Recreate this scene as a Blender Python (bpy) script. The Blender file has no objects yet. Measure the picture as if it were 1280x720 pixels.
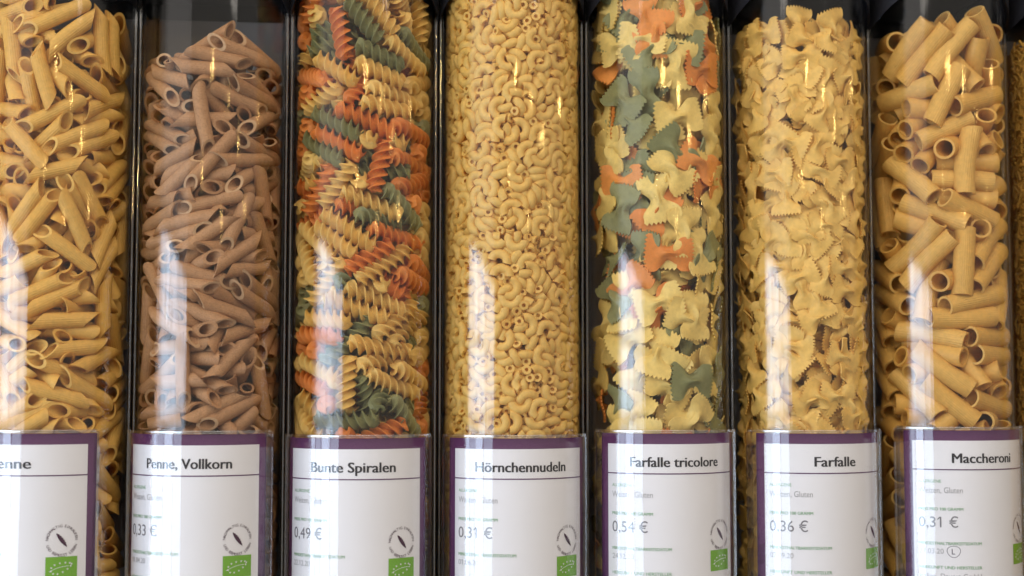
import bpy, math, random
import numpy as np
from mathutils import Vector, Matrix

# ------------------------------------------------------------------ camera, light, exposure
SC = bpy.context.scene
COL = SC.collection
PI = math.pi
F_PX, IMG_W, IMG_H = 1800.0, 1280.0, 720.0      # focal length in photo pixels
YAW, PITCH, DIST, EYE = math.radians(5.9), math.radians(4.0), 1.017, 1.45
PITCH_X = 0.105                                  # spacing of the dispensers

FWD = Vector((math.sin(YAW) * math.cos(PITCH), math.cos(YAW) * math.cos(PITCH), math.sin(PITCH)))
RIGHT = Vector((math.cos(YAW), -math.sin(YAW), 0))
UP = RIGHT.cross(FWD)
CAM_POS = Vector((-DIST * math.sin(YAW), -DIST * math.cos(YAW), EYE))
cam_d = bpy.data.cameras.new('camera'); cam = bpy.data.objects.new('camera', cam_d); COL.objects.link(cam)
cam.matrix_world = Matrix((RIGHT, UP, -FWD)).transposed().to_4x4()
cam.location = CAM_POS
cam_d.sensor_width = 36; cam_d.lens = F_PX / IMG_W * 36
cam_d.clip_start = 0.05; cam_d.clip_end = 50
cam_d.dof.use_dof = True; cam_d.dof.focus_distance = 0.975; cam_d.dof.aperture_fstop = 4.0
SC.camera = cam

def at(u, v, Y):
    """photo pixel -> point on the plane y = Y"""
    d = FWD + RIGHT * ((u - 640) / F_PX) - UP * ((v - 360) / F_PX)
    return CAM_POS + d * ((Y - CAM_POS.y) / d.y)

world = bpy.data.worlds.new('World'); SC.world = world; world.use_nodes = True
bg = world.node_tree.nodes['Background']
bg.inputs[0].default_value = (1.0, 0.93, 0.84, 1); bg.inputs[1].default_value = 0.33

def area(name, loc, target, sx, sy, radiance, color):
    l = bpy.data.lights.new(name, 'AREA'); l.shape = 'RECTANGLE'; l.size = sx; l.size_y = sy
    l.energy = radiance * sx * sy * PI; l.color = color
    o = bpy.data.objects.new(name, l); COL.objects.link(o); o.location = loc
    o.rotation_euler = (Vector(target) - Vector(loc)).to_track_quat('-Z', 'Y').to_euler()
    return o

# shop window in the wall to the left of the shelf: two rows of panes with a transom between
WX = -2.05
WIN = (0.64, 0.80, 1.0)
def window_wall_lamp(y0, y1, z0, z1, rad, col=WIN):
    area('window_wall_light', (WX, (y0 + y1) / 2, (z0 + z1) / 2), (WX + 1, (y0 + y1) / 2, (z0 + z1) / 2), y1 - y0, z1 - z0, rad, col)
for y0, y1, k, kl in ((-0.66, -0.40, 0.7, 0.9), (-1.08, -0.69, 1.0, 0.55), (-1.78, -1.13, 0.85, 1.0), (-2.95, -1.85, 0.6, 0.45)):
    window_wall_lamp(y0, y1, EYE + 0.115, EYE + 0.30, 9.0 * k)
    window_wall_lamp(y0, y1, EYE - 0.06, EYE + 0.10, 9.0 * k)
    window_wall_lamp(y0, y1, EYE - 1.05, EYE - 0.08, 8.0 * kl)
window_wall_lamp(-0.34, 0.05, EYE - 1.05, EYE + 0.31, 5.0, (1.0, 0.72, 0.66))      # reddish door leaf catching light beside it
window_wall_lamp(-2.9, -0.5, EYE + 0.36, EYE + 1.3, 0.5, (1.0, 0.95, 0.92))                # dim lamp added for the bounce off a pale wall above the window
# bright ceiling of the shop, high above and in front of the shelf
area('ceiling_light', (0.0, -1.25, EYE + 1.35), (0.05, 0.0, EYE + 0.05), 2.6, 1.5, 2.55, (1.0, 0.92, 0.82))
# bare bulbs hanging in rows behind the photographer
for az, h, d in ((0, 1.0, 3.6), (-26, 1.0, 4.0), (-80, 1.0, 4.1), (-46, 1.0, 4.8), (-86, 1.0, 6.3), (12, 0.95, 5.6), (-60, 0.95, 6.6), (-20, 0.9, 6.9), (-100, 1.0, 4.6)):
    a = math.radians(az)
    l = bpy.data.lights.new('bulb_light', 'POINT'); l.shadow_soft_size = 0.025; l.energy = 5.0; l.color = (1.0, 0.64, 0.20)
    o = bpy.data.objects.new('bulb_light', l); COL.objects.link(o)
    o.location = (-d * math.sin(a), -d * math.cos(a), EYE + h)

SC.view_settings.view_transform = 'Standard'; SC.view_settings.look = 'None'
SC.view_settings.exposure = 0.15; SC.view_settings.gamma = 1; SC.view_settings.use_curve_mapping = False
SC.render.engine = 'CYCLES'
cy = SC.cycles
cy.use_denoising = True
cy.max_bounces = 7; cy.diffuse_bounces = 4; cy.glossy_bounces = 3; cy.transmission_bounces = 4
cy.transparent_max_bounces = 40; cy.caustics_reflective = False; cy.caustics_refractive = False
cy.sample_clamp_indirect = 6; cy.use_adaptive_sampling = True; cy.adaptive_threshold = 0.03

# ------------------------------------------------------------------ helpers
def mesh_obj(name, verts, faces, mat=None, parent=None, smooth=False):
    me = bpy.data.meshes.new(name); me.from_pydata([tuple(v) for v in verts], [], faces); me.update()
    if smooth: me.polygons.foreach_set('use_smooth', [True] * len(me.polygons))
    if mat: me.materials.append(mat)
    return link(name, me, parent)
def link(name, me, parent=None):
    o = bpy.data.objects.new(name, me); COL.objects.link(o)
    if parent: o.parent = parent
    return o
def empty(name, loc=(0, 0, 0), rz=0):
    o = bpy.data.objects.new(name, None); COL.objects.link(o); o.location = loc; o.rotation_euler.z = rz
    o.empty_display_size = 0.02
    return o
def tag(o, label=None, cat=None, group=None, kind=None):
    if label: o['label'] = label
    if cat: o['category'] = cat
    if group: o['group'] = group
    if kind: o['kind'] = kind
    return o
def auto_smooth(o, ang=40):
    me = o.data
    me.polygons.foreach_set('use_smooth', [True] * len(me.polygons))
    me.set_sharp_from_angle(angle=math.radians(ang))
    return o
def box(x0, x1, y0, y1, z0, z1):
    v = [(x0, y0, z0), (x1, y0, z0), (x1, y1, z0), (x0, y1, z0), (x0, y0, z1), (x1, y0, z1), (x1, y1, z1), (x0, y1, z1)]
    return v, [(0, 3, 2, 1), (4, 5, 6, 7), (0, 1, 5, 4), (1, 2, 6, 5), (2, 3, 7, 6), (3, 0, 4, 7)]
def bevel(o, w, seg=2):
    m = o.modifiers.new('bevel', 'BEVEL'); m.width = w; m.segments = seg; m.limit_method = 'ANGLE'
    return o
def new_mat(name):
    m = bpy.data.materials.new(name); m.use_nodes = True
    nt = m.node_tree; return m, nt, nt.nodes['Principled BSDF']
def N(nt, t, **kw):
    n = nt.nodes.new(t)
    for k, v in kw.items(): setattr(n, k, v)
    return n

# ------------------------------------------------------------------ materials
def pasta_mat(name, rgb, rgb2, speck=None, ridges=0, rough=0.5, bump=0.25, thru=0.30):
    m, nt, b = new_mat(name)
    L = nt.links
    oi = N(nt, 'ShaderNodeObjectInfo'); tc = N(nt, 'ShaderNodeTexCoord'); geo = N(nt, 'ShaderNodeNewGeometry')
    n1 = N(nt, 'ShaderNodeTexNoise'); n1.inputs['Scale'].default_value = 90; n1.inputs['Detail'].default_value = 3
    L.new(tc.outputs['Object'], n1.inputs['Vector'])
    add = N(nt, 'ShaderNodeMath', operation='MULTIPLY_ADD'); add.inputs[1].default_value = 0.55
    L.new(n1.outputs['Fac'], add.inputs[0])
    sc = N(nt, 'ShaderNodeMath', operation='MULTIPLY'); sc.inputs[1].default_value = 0.55
    L.new(oi.outputs['Random'], sc.inputs[0]); L.new(sc.outputs[0], add.inputs[2])
    mix = N(nt, 'ShaderNodeMix', data_type='RGBA'); mix.inputs[6].default_value = (*rgb, 1); mix.inputs[7].default_value = (*rgb2, 1)
    L.new(add.outputs[0], mix.inputs[0])
    col = mix.outputs[2]
    if speck:
        n2 = N(nt, 'ShaderNodeTexNoise'); n2.inputs['Scale'].default_value = 1500; n2.inputs['Detail'].default_value = 2
        L.new(tc.outputs['Object'], n2.inputs['Vector'])
        r = N(nt, 'ShaderNodeValToRGB'); r.color_ramp.elements[0].position = 0.52; r.color_ramp.elements[1].position = 0.72
        L.new(n2.outputs['Fac'], r.inputs[0])
        mx = N(nt, 'ShaderNodeMix', data_type='RGBA'); mx.inputs[7].default_value = (*speck, 1)
        mm = N(nt, 'ShaderNodeMath', operation='MULTIPLY'); mm.inputs[1].default_value = 0.75
        L.new(r.outputs[0], mm.inputs[0]); L.new(mm.outputs[0], mx.inputs[0]); L.new(col, mx.inputs[6]); col = mx.outputs[2]
    # floury, slightly uneven dough: fine pale and dark mottling
    n4 = N(nt, 'ShaderNodeTexNoise'); n4.inputs['Scale'].default_value = 260; n4.inputs['Detail'].default_value = 5; n4.inputs['Roughness'].default_value = 0.7
    L.new(tc.outputs['Object'], n4.inputs['Vector'])
    mr = N(nt, 'ShaderNodeMapRange'); mr.inputs['From Min'].default_value = 0.3; mr.inputs['From Max'].default_value = 0.7; mr.inputs['To Min'].default_value = 0.91; mr.inputs['To Max'].default_value = 1.13
    L.new(n4.outputs['Fac'], mr.inputs['Value'])
    hs = N(nt, 'ShaderNodeHueSaturation'); L.new(col, hs.inputs['Color']); L.new(mr.outputs[0], hs.inputs['Value']); col = hs.outputs[0]
    L.new(col, b.inputs['Base Color'])
    b.inputs['Roughness'].default_value = rough
    b.inputs['Specular IOR Level'].default_value = 0.35
    b.inputs['Subsurface Weight'].default_value = 0.0
    bp = N(nt, 'ShaderNodeBump'); bp.inputs['Strength'].default_value = bump; bp.inputs['Distance'].default_value = 0.0006
    n3 = N(nt, 'ShaderNodeTexNoise'); n3.inputs['Scale'].default_value = 420; n3.inputs['Detail'].default_value = 4
    L.new(tc.outputs['Object'], n3.inputs['Vector'])
    h = n3.outputs['Fac']
    if ridges:
        sx = N(nt, 'ShaderNodeSeparateXYZ'); L.new(tc.outputs['Object'], sx.inputs[0])
        an = N(nt, 'ShaderNodeMath', operation='ARCTAN2'); L.new(sx.outputs[1], an.inputs[0]); L.new(sx.outputs[2], an.inputs[1])
        mu = N(nt, 'ShaderNodeMath', operation='MULTIPLY'); mu.inputs[1].default_value = ridges; L.new(an.outputs[0], mu.inputs[0])
        si = N(nt, 'ShaderNodeMath', operation='SINE'); L.new(mu.outputs[0], si.inputs[0])
        ad = N(nt, 'ShaderNodeMath', operation='MULTIPLY_ADD'); ad.inputs[1].default_value = 0.45; L.new(si.outputs[0], ad.inputs[0]); L.new(h, ad.inputs[2])
        h = ad.outputs[0]
    L.new(h, bp.inputs['Height']); L.new(bp.outputs[0], b.inputs['Normal'])
    # dried dough lets a little light through
    tl = N(nt, 'ShaderNodeBsdfTranslucent'); L.new(col, tl.inputs[0])
    ms = N(nt, 'ShaderNodeMixShader'); ms.inputs[0].default_value = thru
    L.new(b.outputs[0], ms.inputs[1]); L.new(tl.outputs[0], ms.inputs[2]); L.new(ms.outputs[0], nt.nodes['Material Output'].inputs['Surface'])
    return m

def acrylic(name, rough=0.02, base=0.045, gain=0.9, streak=0.02, tint=(0.985, 0.985, 0.985)):
    """clear plastic sheet: transparent with Schlick reflection, faint vertical extrusion streaks"""
    m, nt, b = new_mat(name); nt.nodes.remove(b)
    L = nt.links; out = nt.nodes['Material Output']
    lw = N(nt, 'ShaderNodeLayerWeight'); lw.inputs['Blend'].default_value = 0.5
    pw = N(nt, 'ShaderNodeMath', operation='POWER'); pw.inputs[1].default_value = 5; L.new(lw.outputs['Facing'], pw.inputs[0])
    ma = N(nt, 'ShaderNodeMath', operation='MULTIPLY_ADD'); ma.inputs[1].default_value = gain; ma.inputs[2].default_value = base
    L.new(pw.outputs[0], ma.inputs[0])
    tr = N(nt, 'ShaderNodeBsdfTransparent'); tr.inputs[0].default_value = (*tint, 1)
    gl = N(nt, 'ShaderNodeBsdfGlossy'); gl.inputs['Roughness'].default_value = rough
    tc = N(nt, 'ShaderNodeTexCoord'); mp = N(nt, 'ShaderNodeMapping'); mp.inputs['Scale'].default_value = (1, 1, 0.012)
    L.new(tc.outputs['Object'], mp.inputs[0])
    nz = N(nt, 'ShaderNodeTexNoise'); nz.inputs['Scale'].default_value = 330; nz.inputs['Detail'].default_value = 3; L.new(mp.outputs[0], nz.inputs['Vector'])
    bp = N(nt, 'ShaderNodeBump'); bp.inputs['Strength'].default_value = streak; bp.inputs['Distance'].default_value = 0.002
    L.new(nz.outputs['Fac'], bp.inputs['Height']); L.new(bp.outputs[0], gl.inputs['Normal'])
    mx = N(nt, 'ShaderNodeMixShader'); L.new(ma.outputs[0], mx.inputs[0]); L.new(tr.outputs[0], mx.inputs[1]); L.new(gl.outputs[0], mx.inputs[2])
    L.new(mx.outputs[0], out.inputs['Surface'])
    return m

def plain(name, rgb, rough=0.5, spec=0.4, noise=0.0, nscale=60, metallic=0.0):
    m, nt, b = new_mat(name)
    b.inputs['Base Color'].default_value = (*rgb, 1); b.inputs['Roughness'].default_value = rough
    b.inputs['Specular IOR Level'].default_value = spec; b.inputs['Metallic'].default_value = metallic
    tc = N(nt, 'ShaderNodeTexCoord'); n = N(nt, 'ShaderNodeTexNoise'); n.inputs['Scale'].default_value = nscale; n.inputs['Detail'].default_value = 4
    nt.links.new(tc.outputs['Object'], n.inputs['Vector'])
    mix = N(nt, 'ShaderNodeMix', data_type='RGBA'); mix.inputs[6].default_value = (*[c * (1 - noise) for c in rgb], 1); mix.inputs[7].default_value = (*[min(1, c * (1 + noise)) for c in rgb], 1)
    nt.links.new(n.outputs['Fac'], mix.inputs[0]); nt.links.new(mix.outputs[2], b.inputs['Base Color'])
    rr = N(nt, 'ShaderNodeMath', operation='MULTIPLY_ADD'); rr.inputs[1].default_value = 0.2 * rough; rr.inputs[2].default_value = 0.9 * rough
    nt.links.new(n.outputs['Fac'], rr.inputs[0]); nt.links.new(rr.outputs[0], b.inputs['Roughness'])
    return m

M = dict(
    penne=pasta_mat('durum_pasta', (0.88, 0.56, 0.14), (0.81, 0.46, 0.09), ridges=22, rough=0.45, bump=0.42),
    penne_cut=pasta_mat('durum_pasta_cut', (0.87, 0.58, 0.16), (0.82, 0.51, 0.12), rough=0.6),
    vollkorn=pasta_mat('wholegrain_pasta', (0.63, 0.35, 0.165), (0.50, 0.255, 0.11), speck=(0.28, 0.12, 0.045), ridges=20, rough=0.6),
    vollkorn_cut=pasta_mat('wholegrain_pasta_cut', (0.70, 0.45, 0.24), (0.62, 0.37, 0.18), rough=0.7),
    cream=pasta_mat('cream_pasta', (0.90, 0.64, 0.20), (0.83, 0.52, 0.12)),
    orange=pasta_mat('tomato_pasta', (0.86, 0.32, 0.06), (0.77, 0.235, 0.04)),
    green=pasta_mat('spinach_pasta', (0.34, 0.315, 0.13), (0.235, 0.23, 0.085)),
    elbow=pasta_mat('elbow_pasta', (0.91, 0.62, 0.18), (0.86, 0.53, 0.12)),
    fcream=pasta_mat('cream_bow_pasta', (0.89, 0.68, 0.23), (0.82, 0.57, 0.145), thru=0.22),
    forange=pasta_mat('tomato_bow_pasta', (0.86, 0.34, 0.075), (0.76, 0.25, 0.045), thru=0.22),
    fgreen=pasta_mat('spinach_bow_pasta', (0.33, 0.32, 0.14), (0.235, 0.235, 0.09), thru=0.22),
    bow=pasta_mat('bow_pasta', (0.90, 0.61, 0.175), (0.84, 0.515, 0.115), thru=0.22),
    macc=pasta_mat('maccheroni_pasta', (0.87, 0.55, 0.145), (0.80, 0.455, 0.095), ridges=30, rough=0.45, bump=0.45),
    macc_cut=pasta_mat('maccheroni_pasta_cut', (0.86, 0.57, 0.17), (0.81, 0.50, 0.13), rough=0.6),
    fine=pasta_mat('fine_noodle_pasta', (0.76, 0.46, 0.10), (0.64, 0.36, 0.06)),
    tube=acrylic('clear_acrylic', rough=0.05, base=0.045, streak=0.08),
    holder=acrylic('clear_holder_plastic', rough=0.03, base=0.05, streak=0.03),
    edge=acrylic('clear_plastic_edge', rough=0.12, base=0.22, gain=0.5, streak=0.05),
    black=plain('black_plastic', (0.018, 0.018, 0.022), 0.32, 0.5, 0.25),
    post=plain('black_rail_plastic', (0.022, 0.020, 0.021), 0.25, 0.5, 0.2),
    baffle=plain('grey_baffle_plastic', (0.42, 0.40, 0.40), 0.35, 0.5, 0.15, 20),
    panel=plain('dark_back_panel', (0.10, 0.095, 0.10), 0.4, 0.4, 0.3, 14),
    paper=plain('white_paper', (0.81, 0.79, 0.81), 0.6, 0.25, 0.02, 30),
    purple=plain('purple_print', (0.105, 0.032, 0.105), 0.55, 0.3, 0.06),
    ink=plain('dark_ink', (0.030, 0.028, 0.034), 0.6, 0.2),
    grey=plain('grey_ink', (0.20, 0.19, 0.205), 0.6, 0.2),
    light=plain('pale_grey_ink', (0.38, 0.37, 0.38), 0.6, 0.2),
    gcap=plain('green_ink', (0.20, 0.40, 0.22), 0.6, 0.2),
    eu=plain('leaf_mark_green', (0.17, 0.40, 0.03), 0.6, 0.2),
    pod=plain('plum_ink', (0.055, 0.012, 0.040), 0.6, 0.2),
    pen=plain('pen_ink', (0.10, 0.09, 0.13), 0.6, 0.2),
)

# ------------------------------------------------------------------ the rack: back panel, rails between the tubes, shelf below
R_OUT, WALL = 0.0496, 0.0019
R_IN = R_OUT - WALL
DEPTH = 0.115                                     # the tube's flat sides run back this far
Z_BOT = EYE - 0.235
Z_RIM = at(640, -2, 0.0).z                        # where the black lids begin
XS = [(k - 3) * PITCH_X for k in range(8)]

rack = empty('dispenser_rack', (0, 0.05, Z_BOT - 0.02))
tag(rack, 'black shop rack with upright rails standing between the clear pasta tubes', 'rack')
def rack_part(name, v, f, mat, bw=0.0015):
    v = [(x, y - 0.05, z - (Z_BOT - 0.02)) for x, y, z in v]
    o = mesh_obj(name, v, f, mat, rack); bevel(o, bw)
    return o
x0, x1 = XS[0] - 0.16, XS[-1] + 0.16
rack_part('back_panel', *box(x0, x1, DEPTH + 0.008, DEPTH + 0.02, Z_BOT - 0.03, Z_RIM + 0.16), M['panel'])
rack_part('shelf', *box(x0, x1, -0.07, DEPTH + 0.006, Z_BOT - 0.025, Z_BOT - 0.001), M['black'])
def rail_shape(xc):
    """upright rail whose head flares towards the lids on both sides"""
    v, f = [], []
    prof = [(Z_BOT, 0.0023), (Z_RIM - 0.055, 0.0023), (Z_RIM - 0.030, 0.0024), (Z_RIM - 0.012, 0.0025), (Z_RIM + 0.004, 0.0025), (Z_RIM + 0.13, 0.0025)]
    for z, w in prof:
        yb, yf = DEPTH + 0.004, 0.010
        v += [(xc - w, yb, z), (xc - w, yf + 0.002, z), (xc - w * 0.55, yf, z), (xc - w * 0.15, yf + 0.0012, z), (xc + w * 0.15, yf + 0.0012, z), (xc + w * 0.55, yf, z), (xc + w, yf + 0.002, z), (xc + w, yb, z)]
    n = 8
    for i in range(len(prof) - 1):
        for j in range(n):
            a, b = i * n + j, i * n + (j + 1) % n
            f.append((b, a, a + n, b + n))
    f.append(tuple(range(n))); f.append(tuple(reversed(range((len(prof) - 1) * n, len(prof) * n))))
    return v, f
for k in range(-1, 8):
    xc = (XS[0] - PITCH_X / 2) if k < 0 else XS[k] + PITCH_X / 2
    rack_part('rail', *rail_shape(xc), M['post'], 0.0004)

# ------------------------------------------------------------------ dispensers
def d_outline(r, yb, nseg=40, grow=0.0):
    pts = [(-r, yb)] + [(-r * math.cos(a), -r * math.sin(a)) for a in [PI * i / nseg for i in range(nseg + 1)]] + [(r, yb)]
    return pts
def tube_shell(z0, z1):
    o, i = d_outline(R_OUT, DEPTH), d_outline(R_IN, DEPTH - WALL)
    n = len(o); v = []; f = []
    for z in (z0, z1):
        v += [(x, y, z) for x, y in o]; v += [(x, y, z) for x, y in i]
    for j in range(n):
        k = (j + 1) % n
        f.append((j, k, 2 * n + k, 2 * n + j)); f.append((n + k, n + j, 3 * n + j, 3 * n + k))
        f.append((j, n + j, n + k, k)); f.append((2 * n + j, 2 * n + k, 3 * n + k, 3 * n + j))
    return v, f
def lofted(profile, nseg=40):
    """closed solid from D outlines: profile = list of (radius, yback, z)"""
    v, f = [], []
    for r, yb, z in profile:
        pts = d_outline(r, yb, nseg); n = len(pts); v += [(x, y, z) for x, y in pts]
    for i in range(len(profile) - 1):
        for j in range(n):
            k = (j + 1) % n
            f.append((i * n + j, i * n + k, (i + 1) * n + k, (i + 1) * n + j))
    f.append(tuple(reversed(range(n)))); f.append(tuple(range((len(profile) - 1) * n, len(profile) * n)))
    return v, f
def arc_sheet(r, a0, a1, z0, z1, n=32, thick=0.0, front=True):
    """curved sheet on a cylinder of radius r; angle 0 faces the shopper (-y), positive to the right"""
    v, f = [], []
    rs = (r,) if not thick else (r, r - thick)
    for rr in rs:
        for z in (z0, z1):
            v += [(rr * math.sin(a0 + (a1 - a0) * i / n), -rr * math.cos(a0 + (a1 - a0) * i / n), z) for i in range(n + 1)]
    m = n + 1
    for i in range(n): f.append((i, i + 1, m + i + 1, m + i))
    if thick:
        for i in range(n):
            f.append((2 * m + i + 1, 2 * m + i, 3 * m + i, 3 * m + i + 1))
            f.append((i + 1, i, 2 * m + i, 2 * m + i + 1)); f.append((m + i, m + i + 1, 3 * m + i + 1, 3 * m + i))
        f.append((0, m, 3 * m, 2 * m)); f.append((n, 2 * m + n, 3 * m + n, m + n))
    return v, f

NAMES = ['Penne', 'Penne, Vollkorn', 'Bunte Spiralen', 'Hörnchennudeln', 'Farfalle tricolore', 'Farfalle', 'Maccheroni', None]
CONTENT = ['smooth pale penne', 'brown wholegrain penne', 'three-coloured spiral pasta', 'small elbow pasta', 'three-coloured bow-tie pasta', 'pale yellow bow-tie pasta', 'thick maccheroni tubes', 'fine golden noodles']
PRICE = ['0,33 €', '0,33 €', '0,49 €', '0,31 €', '0,54 €', '0,36 €', '0,31 €', '']
DATE = ['01.04.20', '01.04.20', '22.12.20', '01.06.20', '24.12.20', '07.09.20', '27.03.20', '']
MAKER = 'Italien, Davert GmbH'
# holder top edge (photo pixel row), sideways turn of holder and card in degrees
TOPS = [537, 538, 543, 543, 537, 537, 533]
TURN = [-22, -9, -6, -1, 0, 4, 6]
CARD = [4, -1, -1, 3, 2, 4, 3]
UPX = [36, 244, 450, 646, 839, 1024, 1203]
R_CARD, R_HOLD, HALF = 0.0516, 0.0540, math.radians(63.5)

roots = []
def make_dispenser(k):
    root = empty('pasta_dispenser', (XS[k], 0, Z_BOT)); roots.append(root)
    tag(root, 'clear upright tube dispenser with black lid holding ' + CONTENT[k], 'dispenser', 'pasta dispensers in the rack')
    o = mesh_obj('clear_tube', *tube_shell(0.0, Z_RIM - Z_BOT + 0.02), M['tube'], root); auto_smooth(o, 30)
    zr = Z_RIM - Z_BOT
    o = mesh_obj('lid', *lofted([(R_OUT + 0.0004, DEPTH + 0.001, zr + 0.020), (R_OUT + 0.0020, DEPTH + 0.003, zr + 0.0215), (R_OUT + 0.0024, DEPTH + 0.003, zr + 0.024), (R_OUT + 0.0024, DEPTH + 0.003, zr + 0.060), (R_OUT + 0.001, DEPTH + 0.001, zr + 0.064)]), M['black'], root); auto_smooth(o, 40)
    # lip: a thin collar hugging the tube below the lid
    rim = []
    v, f = arc_sheet(R_OUT + 0.0020, -PI / 2 - 0.0, PI / 2, zr + 0.004, zr + 0.0215, 40, 0.0017)
    v = [(x, y, z - (0.017 * abs(x / R_OUT) ** 5 if z < zr + 0.01 else 0)) for x, y, z in v]     # the skirt drops at both sides
    o = mesh_obj('lid_collar', v, f, M['black'], root); auto_smooth(o, 40)
    # grey baffle plate across the rear of the tube
    v, f = box(-R_IN + 0.001, R_IN - 0.001, 0.062, 0.065, 0.02, at(250, 26, 0.062).z - Z_BOT)
    bevel(mesh_obj('baffle', v, f, M['baffle'], root), 0.0008)
    # bright glued edges where the curved front meets the flat sides
    for s in (-1, 1):
        v, f = box(s * (R_OUT + 0.0012) - 0.0010, s * (R_OUT + 0.0012) + 0.0010, 0.0012, 0.0042, 0.0, zr + 0.002)
        bevel(mesh_obj('edge_strip', v, f, M['edge'], root), 0.0006)
    return root
def make_holder(k, root):
    zt = at(UPX[k], TOPS[k] + 3, -0.05).z - Z_BOT
    zb = zt - 0.150
    tr = math.radians(TURN[k])
    h = mesh_obj('label_holder', *arc_sheet(R_HOLD, tr - HALF - 0.03, tr + HALF + 0.03, zb, zt, 40, 0.0012), M['holder'], root); auto_smooth(h, 30)
    # rolled top edge that bridges back to the tube
    v, f = arc_sheet(R_HOLD + 0.0006, tr - HALF - 0.035, tr + HALF + 0.035, zt - 0.0006, zt + 0.0014, 40, 0.0030)
    o = mesh_obj('top_edge', v, f, M['edge'], h); auto_smooth(o, 40); bevel(o, 0.0004)
    for s in (-1, 1):
        a = tr + s * (HALF + 0.045)
        ca = 0.018
        v, f = arc_sheet(R_HOLD + 0.0003, a - ca, a + ca, zb, zt, 3, 0.0045)
        o = mesh_obj('side_edge', v, f, M['edge'], h); auto_smooth(o, 40)
        for i in range(4):
            z = zt - 0.010 - i * 0.0355
            v, f = arc_sheet(R_HOLD - 0.0008, a + s * 0.026 - 0.022, a + s * 0.026 + 0.022, z - 0.023, z, 3, 0.0036)
            o = mesh_obj('clip', v, f, M['edge'], h); auto_smooth(o, 40)
    return zt + Z_BOT

# lettering ---------------------------------------------------------
def text_verts(body, size, bold=0.0):
    c = bpy.data.curves.new('t', 'FONT'); c.body = body; c.size = size; c.offset = bold; c.resolution_u = 3; c.fill_mode = 'FRONT'
    o = bpy.data.objects.new('t', c); COL.objects.link(o)
    dg = bpy.context.evaluated_depsgraph_get(); ev = o.evaluated_get(dg); me = ev.to_mesh()
    v = np.array([p.co[:2] for p in me.vertices]).reshape(-1, 2); f = [tuple(p.vertices) for p in me.polygons]
    ev.to_mesh_clear(); bpy.data.objects.remove(o); bpy.data.curves.remove(c)
    return v, f
def wrap(v2, r, ang0):
    """flat print coordinates (metres along the card, height) -> on the card's cylinder"""
    return [(r * math.sin(ang0 + x / r), -r * math.cos(ang0 + x / r), z) for x, z in v2]
def print_text(name, parent, body, size, x, z, mat, ang, width=None, align='l', bold=0.0, r=R_CARD + 0.0004):
    v, f = text_verts(body, size)
    if '1' in body:                                # the figure one gets its upstroke
        v, f = list(map(tuple, v)), list(f)
        for i, ch in enumerate(body):
            if ch == '1':
                xm = text_verts(body[:i + 1], size)[0][:, 0].max(); b = len(v); t_ = size * 0.70
                v += [(xm - 0.08 * size, t_), (xm - 0.26 * size, t_ - 0.15 * size), (xm - 0.26 * size, t_ - 0.23 * size), (xm - 0.08 * size, t_ - 0.10 * size)]; f.append((b, b + 1, b + 2, b + 3))
        v = np.array(v)
    if not len(v): return
    v[:, 0] -= v[:, 0].min(); w = v[:, 0].max()
    if width: v[:, 0] *= width / w; w = width
    v[:, 0] += x - (w / 2 if align == 'c' else 0); v[:, 1] += z
    if bold:                                       # heavier strokes: three passes, each a hair above the last
        V, Fc = [], []
        for i, dx in enumerate((-bold, 0, bold)):
            b = len(V); V += wrap(v + [dx, 0], r + 0.00002 * i, ang); Fc += [tuple(q + b for q in g) for g in f]
        return mesh_obj(name, V, Fc, mat, parent)
    return mesh_obj(name, wrap(v, r, ang), f, mat, parent)
def print_poly(name, parent, pts, mat, ang, r, faces=None):
    return mesh_obj(name, wrap(pts, r, ang), faces or [tuple(range(len(pts)))], mat, parent)

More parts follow.
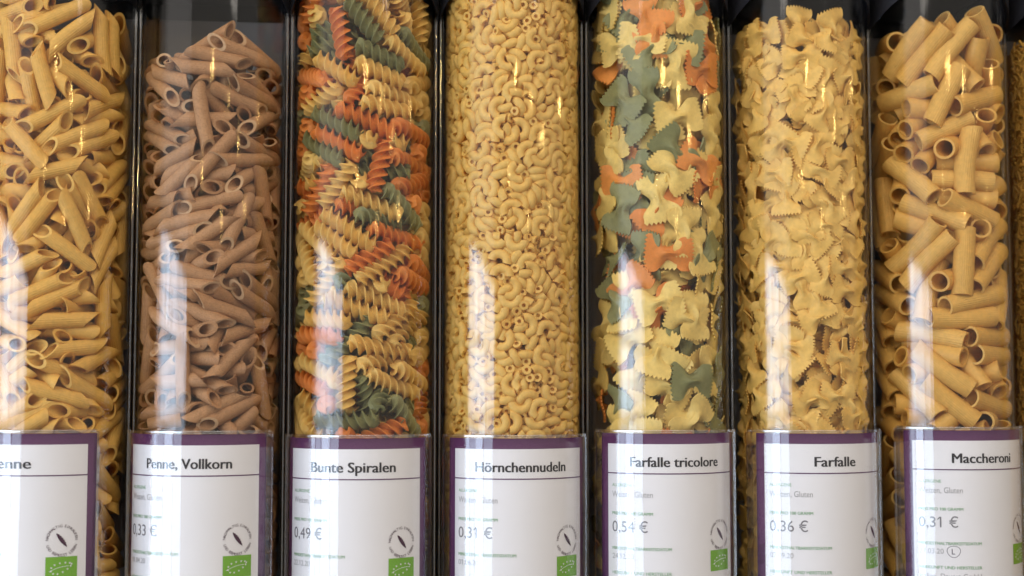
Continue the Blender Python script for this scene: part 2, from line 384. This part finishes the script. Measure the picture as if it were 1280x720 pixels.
TITLE_W = [0.0290, 0.0600, 0.0590, 0.0650, 0.0650, 0.0305, 0.0470]
def make_card(k, ztop):
    ang = math.radians(TURN[k] + CARD[k])
    root = empty('price_label', (XS[k], 0, ztop - 0.148))
    tag(root, 'white price card with purple border reading ' + NAMES[k], 'label', 'price cards on the dispensers')
    zt = 0.148
    px = 1 / 1835.0
    mesh_obj('card', *arc_sheet(R_CARD, ang - HALF, ang + HALF, 0.002, zt - 2 * px, 40, 0.0003), M['purple'], root, True)
    wl = HALF - 0.0068 / R_CARD
    mesh_obj('white_field', *arc_sheet(R_CARD + 0.0002, ang - wl, ang + wl, 0.008, zt - 15 * px, 40), M['paper'], root, True)
    xl = -wl * R_CARD
    print_text('title', root, NAMES[k], 0.0096, 0.0, zt - 43 * px, M['ink'], ang, TITLE_W[k], 'c', 0.00028)
    mesh_obj('rule', *arc_sheet(R_CARD + 0.0004, ang - wl, ang + wl, zt - 52.2 * px, zt - 50.8 * px, 40), M['purple'], root)
    x = xl + 0.0035
    print_text('caption', root, 'ALLERGENE', 0.0030, x, zt - 68 * px, M['gcap'], ang)
    print_text('ingredient_text', root, 'Weizen, Gluten', 0.0058, x, zt - 81 * px, M['light'], ang, 0.030)
    print_text('caption', root, 'PREIS PRO 100 GRAMM', 0.0030, x, zt - 103 * px, M['gcap'], ang, 0.030, bold=0.00003)
    print_text('price', root, PRICE[k], 0.0105, x, zt - 124 * px, M['grey'], ang, 0.0265)
    print_text('caption', root, 'MINDESTHALTBARKEITSDATUM', 0.0030, x, zt - 146 * px, M['gcap'], ang, 0.0425, bold=0.00003)
    print_text('date', root, DATE[k], 0.0050, x, zt - 157 * px, M['light'], ang, 0.0165)
    print_text('caption', root, 'HERKUNFT UND HERSTELLER', 0.0030, x, zt - 176 * px, M['gcap'], ang, 0.0425, bold=0.00003)
    print_text('maker_text', root, MAKER, 0.0050, x, zt - 188 * px, M['light'], ang, 0.042)
    # round seal: ring of lettering round a dark pod
    sx, sz, sr = -xl - 0.0155, zt - 128 * px, 0.0098
    for body, a_mid, span, inv in (('NACHHALTIG EINKAUFEN', PI / 2, 3.1, 1), ('UND BEWUSST LEBEN', -PI / 2, 2.5, -1)):
        n = len(body); allv, allf = [], []
        for i, ch in enumerate(body):
            if ch == ' ': continue
            v, f = text_verts(ch, 0.0026)
            v[:, 0] -= (v[:, 0].min() + v[:, 0].max()) / 2
            t = a_mid + (0.5 - (i + 0.5) / n) * span * inv
            if inv < 0: v[:, 1] -= 0.0019
            rot = t - PI / 2 if inv > 0 else t + PI / 2
            c, s = math.cos(rot), math.sin(rot)
            w = np.stack([v[:, 0] * c - v[:, 1] * s, v[:, 0] * s + v[:, 1] * c], 1) + [sx + sr * 0.86 * math.cos(t), sz + sr * 0.86 * math.sin(t)]
            b = len(allv); allv += [tuple(p) for p in w]; allf += [tuple(q + b for q in g) for g in f]
        mesh_obj('seal_lettering', wrap(allv, R_CARD + 0.0004, ang), allf, M['pod'], root)
    up, lo = [], []
    for i in range(15):
        t = i / 14; w = 0.00125 * math.sin(PI * min(1, t * 1.02 + 0.03)) ** 0.7
        if i % 2 == 0: wu = w * 1.35
        else: wu = w * 0.75
        up.append((t, wu)); lo.append((t, -w))
    d = Vector((0.0070, -0.0092)); n_ = Vector((0.0092, 0.0070)).normalized()
    pod = [(sx - 0.0035 + d.x * t + n_.x * w, sz + 0.0046 + d.y * t + n_.y * w) for t, w in up] + [(sx - 0.0035 + d.x * t + n_.x * w, sz + 0.0046 + d.y * t + n_.y * w) for t, w in reversed(lo)]
    print_poly('seal_pod', root, pod, M['pod'], ang, R_CARD + 0.0004)
    # green organic mark: a leaf drawn in little stars
    gx0, gx1, gz1 = sx - 0.0100, sx + 0.0100, zt - 147 * px
    gz0 = gz1 - 0.0140
    pts = [(gx0 + (gx1 - gx0) * i / 8, z) for z in (gz0, gz1) for i in range(9)]
    leaf = mesh_obj('leaf_mark', wrap(pts, R_CARD + 0.0004, ang), [(i, i + 1, i + 10, i + 9) for i in range(8)], M['eu'], root)
    starv, starf = [], []
    cx, cz = (gx0 + gx1) / 2, (gz0 + gz1) / 2
    for i in range(12):
        t = 2 * PI * i / 12
        lx, lz = 0.0068 * math.cos(t), 0.0030 * math.sin(t) * (1 - 0.35 * math.cos(t))
        lx, lz = lx * math.cos(0.32) - lz * math.sin(0.32), lx * math.sin(0.32) + lz * math.cos(0.32)
        b = len(starv)
        for j in range(10):
            rr = 0.00078 if j % 2 == 0 else 0.00036
            starv.append((cx + lx + rr * math.sin(PI * j / 5), cz + lz + rr * math.cos(PI * j / 5)))
        starf.append(tuple(reversed(range(b, b + 10))))
    b = len(starv)
    for i in range(9):
        t = i / 8; lx, lz = -0.0078 + 0.0125 * t, -0.0026 + 0.0034 * t + 0.0009 * math.sin(PI * t)
        starv += [(cx + lx, cz + lz), (cx + lx, cz + lz + 0.0003)]
    starf += [(b + 2 * i, b + 2 * i + 2, b + 2 * i + 3, b + 2 * i + 1) for i in range(8)]
    mesh_obj('star_leaf', wrap(starv, R_CARD + 0.0006, ang), starf, M['paper'], leaf)
    if k == 6:                                    # pen note: a ringed L after the date
        ring, fr = [], []
        for i in range(28):
            t = 2 * PI * i / 28; q = 1 + 0.05 * math.sin(3 * t)
            for e in (0.0037, 0.0040): ring.append((x + 0.0232 + 1.15 * e * q * math.cos(t), zt - 154 * px + e * q * math.sin(t)))
        fr = [(2 * i, 2 * i + 1, (2 * i + 3) % 56, (2 * i + 2) % 56) for i in range(28)]
        print_poly('pen_ring', root, ring, M['pen'], ang, R_CARD + 0.0004, fr)
        print_text('pen_letter', root, 'L', 0.0055, x + 0.0218, zt - 157.5 * px, M['pen'], ang)
    return root

for k in range(8): make_dispenser(k)
for k in range(7): make_card(k, make_holder(k, roots[k]))

# ------------------------------------------------------------------ pasta shapes (each lies along local x)
def tube_piece(L, r, wall, slant, bend=0.0, nseg=20, nl=5):
    v, f = [], []
    for rr, sgn in ((r, 1), (r - wall, -1)):
        for i in range(nl + 1):
            t = i / nl
            for j in range(nseg):
                a = 2 * PI * j / nseg
                c, s = math.cos(a), math.sin(a)
                half = L / 2
                x = -half + 2 * half * t + slant * rr * c
                z = rr * c - bend * (x / half) ** 2
                v.append((x, rr * s, z))
    m = (nl + 1) * nseg
    for q in (0, 1):
        for i in range(nl):
            for j in range(nseg):
                a, b = q * m + i * nseg + j, q * m + i * nseg + (j + 1) % nseg
                f.append((a, b, b + nseg, a + nseg) if q else (b, a, a + nseg, b + nseg))
    for j in range(nseg):
        k = (j + 1) % nseg
        f.append((j, k, m + k, m + j)); e = nl * nseg
        f.append((e + k, e + j, m + e + j, m + e + k))
    return v, f
def spiral_piece(L, R, pitch, nz=46, hand=1, bend=0.0):
    sec = []
    for lobe in range(3):
        a0 = 2 * PI * lobe / 3
        for rr, h in ((0.20, 0.26), (0.45, 0.20), (0.75, 0.18), (0.93, 0.15), (1.0, 0.06), (1.0, -0.06), (0.93, -0.15), (0.75, -0.18), (0.45, -0.20)):
            x, y = rr * R, h * R
            a = a0 + 0.55 * rr
            sec.append((x * math.cos(a) + y * math.sin(a), x * math.sin(a) - y * math.cos(a)))
    n = len(sec); v, f = [], []
    for i in range(nz + 1):
        t = i / nz; x = -L / 2 + L * t; th = hand * 2 * PI * x / pitch
        sc = 0.80 + 0.20 * min(1, min(t, 1 - t) / 0.08)
        c, s = math.cos(th) * sc, math.sin(th) * sc
        for y, z in sec: v.append((x, y * c - z * s, y * s + z * c - bend * (2 * x / L) ** 2))
    for i in range(nz):
        for j in range(n):
            a, b = i * n + j, i * n + (j + 1) % n
            f.append((a, b, b + n, a + n))
    f.append(tuple(reversed(range(n)))); f.append(tuple(range(nz * n, (nz + 1) * n)))
    return v, f
def elbow_piece(Rc, r, sweep, nseg=12, nl=10, hole=0.45):
    v, f = [], []
    off = Rc * math.sin(sweep / 2) / (sweep / 2)
    def ring(t, rr):
        th = -sweep / 2 + sweep * t
        for j in range(nseg):
            a = 2 * PI * j / nseg; q = Rc + rr * math.cos(a)
            v.append((q * math.sin(th), rr * math.sin(a), q * math.cos(th) - off))
    for i in range(nl + 1): ring(i / nl, r)
    for i, (t) in enumerate((0, 0.14)): ring(t, r * hole)
    for i, (t) in enumerate((1, 0.86)): ring(t, r * hole)
    def band(a0, b0, flip=False):
        for j in range(nseg):
            a, b, c, d = a0 + j, a0 + (j + 1) % nseg, b0 + (j + 1) % nseg, b0 + j
            f.append((d, c, b, a) if flip else (a, b, c, d))
    for i in range(nl): band(i * nseg, (i + 1) * nseg)
    e = (nl + 1) * nseg
    band(e, 0); band(e + nseg, e); f.append(tuple(range(e + nseg, e + 2 * nseg)))
    band(nl * nseg, e + 2 * nseg); band(e + 2 * nseg, e + 3 * nseg); f.append(tuple(reversed(range(e + 3 * nseg, e + 4 * nseg))))
    return v, f
def bow_piece(L, W, seed, t=0.0011, nu=16, teeth=9):
    rnd = random.Random(seed)
    nv = teeth * 2
    c1, c2, tw, asym = rnd.uniform(-.0028, .0012), rnd.uniform(-.0028, .0012), rnd.uniform(-.16, .16), rnd.uniform(-.12, .12)
    pts = []
    for i in range(nu + 1):
        u = -1 + 2 * i / nu
        au = abs(u); s = min(1, au / 0.62); s = s * s * (3 - 2 * s)
        w = W / 2 * (0.36 + 0.64 * s) * (1 + asym * u)
        for j in range(nv + 1):
            q = -1 + 2 * j / nv
            y = q * w
            tooth = (0.0010 if j % 2 else -0.0010) * (1 if au > 0.99 else 0)
            x = u * L / 2 * (1 - 0.10 * q * q * au) + tooth * (1 if u > 0 else -1)
            pinch = math.exp(-(u / 0.20) ** 2)
            pleat = math.exp(-(u / 0.42) ** 2)
            z = 0.0030 * pleat * math.cos(q * PI * 1.0) + 0.0012 * pinch * math.cos(q * PI * 3)
            z += (c1 if u > 0 else c2) * au * au * (1 - 0.4 * q) + tw * y * u * 0.5 + 0.0008 * math.sin(q * 3.1 + seed) * au
            pts.append((x, y, z))
    m = len(pts); st = nv + 1
    P = np.array(pts).reshape(nu + 1, st, 3)
    du = np.gradient(P, axis=0); dv = np.gradient(P, axis=1)
    nrm = np.cross(du, dv); nrm /= np.linalg.norm(nrm, axis=2, keepdims=True) + 1e-12
    thick = t * np.ones((nu + 1, 1, 1)); 
    A, B = (P + nrm * thick / 2).reshape(-1, 3), (P - nrm * thick / 2).reshape(-1, 3)
    v = [tuple(p) for p in A] + [tuple(p) for p in B]; f = []
    for i in range(nu):
        for j in range(nv):
            a = i * st + j
            f.append((a, a + st, a + st + 1, a + 1)); f.append((m + a, m + a + 1, m + a + st + 1, m + a + st))
    for j in range(nv):
        f.append((j, j + 1, m + j + 1, m + j)); e = nu * st
        f.append((e + j + 1, e + j, m + e + j, m + e + j + 1))
    for i in range(nu):
        a = i * st
        f.append((a + st, a, m + a, m + a + st)); b = i * st + nv
        f.append((b, b + st, m + b + st, m + b))
    return v, f

# ------------------------------------------------------------------ settling the pieces against the tube wall
def rodrigues(w):
    th = np.linalg.norm(w, axis=1) + 1e-12; k = w / th[:, None]
    K = np.zeros((len(w), 3, 3)); K[:, 0, 1] = -k[:, 2]; K[:, 0, 2] = k[:, 1]; K[:, 1, 0] = k[:, 2]; K[:, 1, 2] = -k[:, 0]; K[:, 2, 0] = -k[:, 1]; K[:, 2, 1] = k[:, 0]
    return np.eye(3) + np.sin(th)[:, None, None] * K + (1 - np.cos(th))[:, None, None] * (K @ K)
def settle(n, balls, rad, zlo, ztop, seed, shell, inplane, tilt, iters=170, flat=False, wallr=None, yback=0.022, out=0.00025, roll=PI):
    """n rigid pieces made of balls are pushed apart inside the D-shaped tube until they lie against each other"""
    rng = np.random.default_rng(seed)
    wr = rad if wallr is None else wallr
    B = np.asarray(balls); m = len(B)
    phi = rng.uniform(-1.95, 1.95, n); rho = (R_IN - wr) - shell * rng.random(n) ** 1.2
    X = np.stack([rho * np.sin(phi), -rho * np.cos(phi), rng.uniform(zlo, ztop(0) if callable(ztop) else ztop, n)], 1)
    X[:, 1] = np.minimum(X[:, 1], yback)
    # frame: local x in the wall's tangent plane, local z outwards
    er = np.stack([np.sin(phi), -np.cos(phi), np.zeros(n)], 1); et = np.stack([np.cos(phi), np.sin(phi), np.zeros(n)], 1); ez = np.tile([0, 0, 1.0], (n, 1))
    g = inplane(rng, n)[:, None]
    ax = et * np.cos(g) + ez * np.sin(g); ay = np.cross(er, ax)
    Rm = np.stack([ax, ay, er], 2)
    ro = rng.uniform(-roll, roll, n)
    Rm = rodrigues(ax * ro[:, None]) @ Rm
    Rm = rodrigues(rng.normal(0, tilt, (n, 3)) * (1 if flat else 1)) @ Rm
    owner = np.repeat(np.arange(n), m)
    Iinv = None
    for it in range(iters):
        grow = min(1.0, 0.55 + 0.45 * it / (iters * 0.55))
        rr = rad * grow
        W = np.einsum('nij,mj->nmi', Rm, B); S = (X[:, None] + W).reshape(-1, 3)
        if it % 4 == 0:
            order = np.argsort(S[:, 2]); z = S[order, 2]; pa, pb = [], []
            lim = 2 * rad + 0.0015
            k = 1
            while k < len(z):
                near = (z[k:] - z[:-k]) < lim
                if not near.any(): break
                i = np.nonzero(near)[0]; a, b = order[i], order[i + k]
                d = S[a] - S[b]
                ok = (owner[a] != owner[b]) & ((d * d).sum(1) < lim * lim)
                pa.append(a[ok]); pb.append(b[ok]); k += 1
            pa, pb = np.concatenate(pa), np.concatenate(pb)
        D = np.zeros_like(S); C = np.zeros(len(S))
        d = S[pa] - S[pb]; dist = np.sqrt((d * d).sum(1)) + 1e-9
        pen = 2 * rr - dist; h = pen > 0
        push = d[h] / dist[h, None] * (pen[h] * 0.5)[:, None]
        for c in range(3):
            D[:, c] += np.bincount(pa[h], push[:, c], len(S)) - np.bincount(pb[h], push[:, c], len(S))
        C += np.bincount(pa[h], minlength=len(S)) + np.bincount(pb[h], minlength=len(S))
        D /= np.maximum(1, C * 0.6)[:, None]
        # walls
        wl = wr if it > iters * 0.3 else wr * grow
        x, y = S[:, 0], S[:, 1]
        front = y < 0; rh = np.sqrt(x * x + y * y) + 1e-9
        ex = np.where(front, np.maximum(0, rh - (R_IN - wl)), 0)
        D[:, 0] -= ex * x / rh * 1.0; D[:, 1] -= ex * y / rh * 1.0
        sx = np.where(front, 0, np.maximum(0, np.abs(x) - (R_IN - wl))); D[:, 0] -= sx * np.sign(x)
        D[:, 1] -= np.maximum(0, y - yback)
        zt = ztop(S[:, 0]) if callable(ztop) else ztop
        D[:, 2] -= np.maximum(0, S[:, 2] - zt) * 0.7
        D[:, 2] += np.maximum(0, zlo - S[:, 2]) * 0.7
        Dm = D.reshape(n, m, 3)
        T = Dm.sum(1) / np.maximum(1, (np.abs(Dm).sum(2) > 0).sum(1) * 0.75)[:, None]
        inert = (W * W).sum((1, 2)) + 1e-9
        w = np.cross(W, Dm).sum(1) / inert[:, None] * 1.3
        wn = np.linalg.norm(w, axis=1); w *= np.minimum(1, 0.12 / (wn + 1e-9))[:, None]
        # gentle push outwards and downwards, fading at the end
        fade = max(0, 1 - it / (iters * 0.85))
        r2 = np.sqrt(X[:, 0] ** 2 + np.minimum(X[:, 1], 0) ** 2) + 1e-6
        T[:, 0] += out * fade * X[:, 0] / r2; T[:, 1] += out * fade * np.minimum(X[:, 1], 0) / r2
        T[:, 2] -= 0.00012 * fade
        X = X + T; Rm = rodrigues(w) @ Rm
    return X, Rm

def line_balls(L, n): return [(-L / 2 + L * i / (n - 1), 0, 0) for i in range(n)]
Z_LO = at(640, 735, 0).z
def zpx(v, u=640): return at(u, v, -0.03).z
LABEL_TOP = at(640, 560, -0.05).z

def base_mesh(name, vf, mats, smooth_deg=40, cut=0):
    me = bpy.data.meshes.new(name); me.from_pydata(*[vf[0], [], vf[1]]); me.update()
    for m in mats: me.materials.append(m)
    if cut:
        nc = cut; idx = [0] * len(me.polygons); idx[-nc:] = [1] * nc; me.polygons.foreach_set('material_index', idx)
    me.polygons.foreach_set('use_smooth', [True] * len(me.polygons)); me.set_sharp_from_angle(angle=math.radians(smooth_deg))
    return me

def joined(name, variants, X, Rm, pick, mats, matidx, parent_loc, smooth_deg=40):
    V, Fc, MI, b = [], [], [], 0
    for i in range(len(X)):
        v, f = variants[pick[i]]
        V.append(np.asarray(v) @ Rm[i].T + X[i]); Fc += [tuple(q + b for q in g) for g in f]; MI += [matidx[i]] * len(f); b += len(v)
    me = bpy.data.meshes.new(name)
    me.from_pydata(np.concatenate(V).tolist(), [], Fc); me.update()
    for m in mats: me.materials.append(m)
    me.polygons.foreach_set('material_index', MI)
    me.polygons.foreach_set('use_smooth', [True] * len(me.polygons)); me.set_sharp_from_angle(angle=math.radians(smooth_deg))
    o = link(name, me); o.location = parent_loc
    return o

POSE = ('standing upright', 'leaning', 'lying level')
def fill(k, name, variants, balls, rad, n, ztop, seed, shell, inplane, tilt, mats, colour_pick, labels, cat, groups, stuff_name, stuff_label,
         seen_depth, limit=300, core=120, coarse=None, smooth_deg=40, cutmat=None, cut=0, poses=POSE, **kw):
    """build one dispenser's filling: pieces seen through the wall as things, the buried ones as one mass"""
    X, Rm = settle(n, balls, rad, Z_LO, ztop, seed, shell, inplane, tilt, **kw)
    rng = np.random.default_rng(seed + 77)
    pick = rng.integers(0, len(variants), n); cidx = colour_pick(rng, X)
    # no tip may pierce the plastic: slide such a piece inwards
    for _ in range(2):
        for i in range(n):
            W = np.asarray(variants[pick[i]][0]) @ Rm[i].T + X[i]
            fr = W[:, 1] < 0; rw = np.where(fr, np.hypot(W[:, 0], W[:, 1]), np.abs(W[:, 0])); j = int(np.argmax(rw)); ov = rw[j] - (R_IN - 0.0003)
            if ov > 0:
                d = np.array([W[j, 0], W[j, 1] if fr[j] else 0.0, 0.0]); X[i] -= d / np.linalg.norm(d) * ov
    rho = np.where(X[:, 1] < 0, np.hypot(X[:, 0], X[:, 1]), np.abs(X[:, 0]))
    dep = R_IN - rho
    # direction to the camera decides what can be seen
    vx, vy = CAM_POS.x - XS[k], CAM_POS.y; vl = math.hypot(vx, vy)
    face = (X[:, 0] * vx + X[:, 1] * vy) / (vl * np.maximum(rho, 1e-4))
    zt = ztop(X[:, 0]) if callable(ztop) else ztop
    top = X[:, 2] > zt - 0.03
    seen = ((dep < seen_depth) & (face > -0.12) & ((X[:, 2] > LABEL_TOP - 0.012) | (np.abs(X[:, 0]) > 0.034))) | (top & (dep < seen_depth * 2.2) & (face > -0.05))
    score = np.where(seen, 1.0, 0.0) * (1 + face - dep / seen_depth * 0.6 - 0.7 * (X[:, 2] < LABEL_TOP - 0.01))
    idx = np.argsort(-score); chosen = [i for i in idx[:limit] if seen[i]]
    zmax = X[:, 2].max()
    meshes = {}
    for i in chosen:
        key = (pick[i], cidx[i])
        if key not in meshes: meshes[key] = base_mesh(name[cidx[i]], variants[pick[i]], [mats[cidx[i]]] + ([cutmat] if cutmat else []), smooth_deg, cut)
        o = link(name[cidx[i]], meshes[key])
        Mx = Matrix(Rm[i].tolist()).to_4x4(); Mx.translation = (X[i, 0] + XS[k], X[i, 1], X[i, 2])
        o.matrix_world = Mx
        az = abs(Rm[i][2, 0]); zf = (zmax - X[i, 2])
        pose = poses[0] if az > 0.75 else poses[2] if az < 0.3 else poses[1]
        if X[i, 2] < LABEL_TOP - 0.006: place = 'beside the price card'
        elif X[i, 2] < LABEL_TOP + 0.028: place = 'just above the price card'
        elif zf < 0.03: place = 'at the top of the heap'
        else: place = 'midway up the heap'
        tag(o, labels[cidx[i]].format(pose=pose, place=place), cat, groups[cidx[i]])
    rest = np.setdiff1d(np.arange(n), chosen)
    # core: loosely heaped pieces further in
    rr = np.sqrt(rng.random(core)) * (R_IN - shell - rad * 1.2); ph = rng.uniform(0, 2 * PI, core)
    ctop = (np.min(ztop(np.linspace(-R_IN, R_IN, 9))) if callable(ztop) else ztop) - 0.014
    Xc = np.stack([rr * np.sin(ph), -rr * np.cos(ph) + 0.006, rng.uniform(Z_LO, ctop, core)], 1)
    Rc = rodrigues(rng.normal(0, 2, (core, 3)))
    Xa, Ra = np.concatenate([X[rest], Xc]), np.concatenate([Rm[rest], Rc])
    ca = np.concatenate([cidx[rest], colour_pick(rng, Xc)]); pa = np.concatenate([pick[rest], rng.integers(0, len(variants), core)])
    o = joined(stuff_name, coarse or variants, Xa, Ra, pa, mats, ca, (XS[k], 0, 0), smooth_deg)
    tag(o, stuff_label, cat, None, 'stuff')
    return len(chosen)

any_dir = lambda rng, n: rng.uniform(-PI / 2, PI / 2, n)
def biased(sd, share=0.82): return lambda rng, n: np.where(rng.random(n) < share, rng.normal(0, sd, n), rng.uniform(-PI / 2, PI / 2, n))
one = lambda rng, X: np.zeros(len(X), int)
def three(p): return lambda rng, X: rng.choice(3, len(X), p=p)

counts = []
# 0 penne
pv = [tube_piece(0.0335 + 0.0025 * q, 0.0053, 0.0014, 1.15, 0.0006 * q) for q in range(3)]
counts.append(fill(0, ['penne_piece'], pv, line_balls(0.0345, 7), 0.0050, 385, lambda x: zpx(20) + 0.010 - 0.30 * (np.asarray(x) + 0.02), 11, 0.022, biased(0.6), 0.20, [M['penne']], one,
     ['pale yellow penne quill {pose} {place}, in the Penne tube'], 'pasta', ['penne in the first tube'], 'buried_penne', 'pale yellow penne heaped deeper inside the Penne tube', 0.0125, cutmat=M['penne_cut'], cut=40))
# 1 wholegrain penne
pv = [tube_piece(0.0345 + 0.0025 * q, 0.0049, 0.0015, 1.2, 0.0004 * q) for q in range(3)]
counts.append(fill(1, ['wholegrain_penne_piece'], pv, line_balls(0.0355, 7), 0.0047, 390, lambda x: zpx(60, 255) + 0.010 * np.sin(np.asarray(x) * 80 + 0.6), 12, 0.022, biased(0.42, 0.88), 0.18, [M['vollkorn']], one,
     ['brown wholegrain penne quill {pose} {place}'], 'pasta', ['wholegrain penne'], 'buried_wholegrain_penne', 'brown wholegrain penne heaped deeper inside the tube', 0.0125, cutmat=M['vollkorn_cut'], cut=40))
# 2 spirals
sv = [spiral_piece(0.036 + 0.004 * q, 0.0068, 0.0185, hand=1, bend=0.0012 * q) for q in range(3)]
sc_ = [spiral_piece(0.039, 0.0068, 0.0185, nz=26) for q in range(3)]
counts.append(fill(2, ['cream_spiral', 'orange_spiral', 'green_spiral'], sv, line_balls(0.031, 6), 0.0058, 305, zpx(-40), 13, 0.024, biased(0.42, 0.88), 0.20, [M['cream'], M['orange'], M['green']], three([.54, .25, .21]),
     ['cream coloured spiral noodle {pose} {place}', 'tomato orange spiral noodle {pose} {place}', 'dark green spiral noodle {pose} {place}'], 'pasta',
     ['cream spirals', 'orange spirals', 'green spirals'], 'buried_spirals', 'mixed coloured spiral noodles heaped deeper inside the tube', 0.0145, core=110, coarse=sc_))
# 3 elbows
ev = [elbow_piece(0.0057, 0.0032, math.radians(150 + 25 * q)) for q in range(3)]
ec = [elbow_piece(0.0057, 0.0032, math.radians(150 + 25 * q), 9, 7) for q in range(3)]
def eb():
    out = []; sw = math.radians(175); off = 0.0056 * math.sin(sw / 2) / (sw / 2)
    for i in range(5):
        th = (-0.5 + i / 4) * sw * 0.86; out.append((0.0056 * math.sin(th), 0, 0.0056 * math.cos(th) - off))
    return out
counts.append(fill(3, ['elbow_noodle'], ev, eb(), 0.0029, 1950, zpx(-25), 14, 0.017, any_dir, 0.45, [M['elbow']], one,
     ['small pale elbow noodle {pose} {place}'], 'pasta', ['elbow noodles'], 'elbow_noodles', 'mass of small pale elbow noodles filling the Hörnchennudeln tube', 0.006, core=500, coarse=ec, iters=130, roll=PI))
# 4 / 5 bow ties
def bow_balls(L, W):
    out = []
    for u in (-0.88, -0.5, 0.5, 0.88):
        w = W / 2 * (0.95 if abs(u) > 0.6 else 0.72)
        for q in (-0.85, -0.28, 0.28, 0.85): out.append((u * L / 2, q * w, 0))
    return out + [(0, 0.0025, 0.001), (0, -0.0025, 0.001), (L * .13, 0.003, 0), (L * .13, -0.003, 0), (-L * .13, 0.003, 0), (-L * .13, -0.003, 0)]
bv = [bow_piece(0.0340, 0.0248, 40 + q) for q in range(5)]
bc = [bow_piece(0.0340, 0.0248, 40 + q, nu=10) for q in range(5)]
counts.append(fill(4, ['cream_bow_tie', 'orange_bow_tie', 'green_bow_tie'], bv, bow_balls(0.0340, 0.0248), 0.0024, 345, zpx(-40), 15, 0.026, any_dir, 0.16, [M['fcream'], M['forange'], M['fgreen']], three([.54, .20, .26]),
     ['cream bow-tie noodle {pose} {place}, in the Farfalle tricolore tube', 'orange bow-tie noodle {pose} {place}', 'green bow-tie noodle {pose} {place}'], 'pasta',
     ['cream bow ties', 'orange bow ties', 'green bow ties'], 'buried_bow_ties', 'mixed coloured bow-tie noodles heaped deeper inside the tube', 0.013, core=90, coarse=bc, smooth_deg=50, iters=200, out=0.00012, roll=0.16, wallr=0.0016))
bv = [bow_piece(0.0280, 0.0192, 60 + q, t=0.0009) for q in range(5)]
bc = [bow_piece(0.0280, 0.0192, 60 + q, t=0.0009, nu=10) for q in range(5)]
counts.append(fill(5, ['yellow_bow_tie'], bv, bow_balls(0.0280, 0.0192), 0.0020, 630, lambda x: zpx(18, 1005) + 0.008 * np.cos(np.asarray(x) * 45), 16, 0.026, any_dir, 0.22, [M['bow']], one,
     ['yellow bow-tie noodle {pose} {place}, in the plain Farfalle tube'], 'pasta', ['yellow bow ties'], 'buried_yellow_bow_ties', 'pale yellow bow-tie noodles heaped deeper inside the tube', 0.012, core=120, coarse=bc, smooth_deg=50, iters=190, out=0.00012, roll=0.25, wallr=0.0014))
# 6 maccheroni
mv = [tube_piece(0.042 + 0.003 * q, 0.0074, 0.0016, 0.10, 0.0012 * q, 26) for q in range(3)]
counts.append(fill(6, ['maccheroni_piece'], mv, line_balls(0.036, 5), 0.0072, 215, lambda x: zpx(30, 1180) + 0.22 * np.asarray(x), 17, 0.026, biased(0.7), 0.25, [M['macc']], one,
     ['thick maccheroni tube noodle {pose} {place}'], 'pasta', ['maccheroni'], 'buried_maccheroni', 'thick maccheroni tubes heaped deeper inside the dispenser', 0.0165, core=70, cutmat=M['macc_cut'], cut=52))
# 7 fine noodles: only a sliver of this tube is in view
rng = np.random.default_rng(5)
nf = 5200
ph = rng.uniform(-1.7, 0.3, nf); ro = R_IN - 0.001 - 0.004 * rng.random(nf)
X = np.stack([ro * np.sin(ph), -ro * np.cos(ph), rng.uniform(Z_LO, zpx(30), nf)], 1)
fv = tube_piece(0.0085, 0.0008, 0.00075, 0.0, 0.0006, 5, 2)
o = joined('fine_noodles', [fv], X, rodrigues(np.stack([np.zeros(nf), np.zeros(nf), ph], 1)) @ rodrigues(rng.normal(0, 1, (nf, 3)) * [0.1, 1.3, 0.12]), np.zeros(nf, int), [M['fine']], np.zeros(nf, int), (XS[7], 0, 0))
tag(o, 'fine golden short noodles filling the tube beside the Maccheroni', 'pasta', None, 'stuff')
v, f = lofted([(R_IN - 0.004, 0.03, Z_LO), (R_IN - 0.004, 0.03, zpx(36))])
core = mesh_obj('noodle_core', v, f, M['fine'], o, True)
print('pieces', counts)
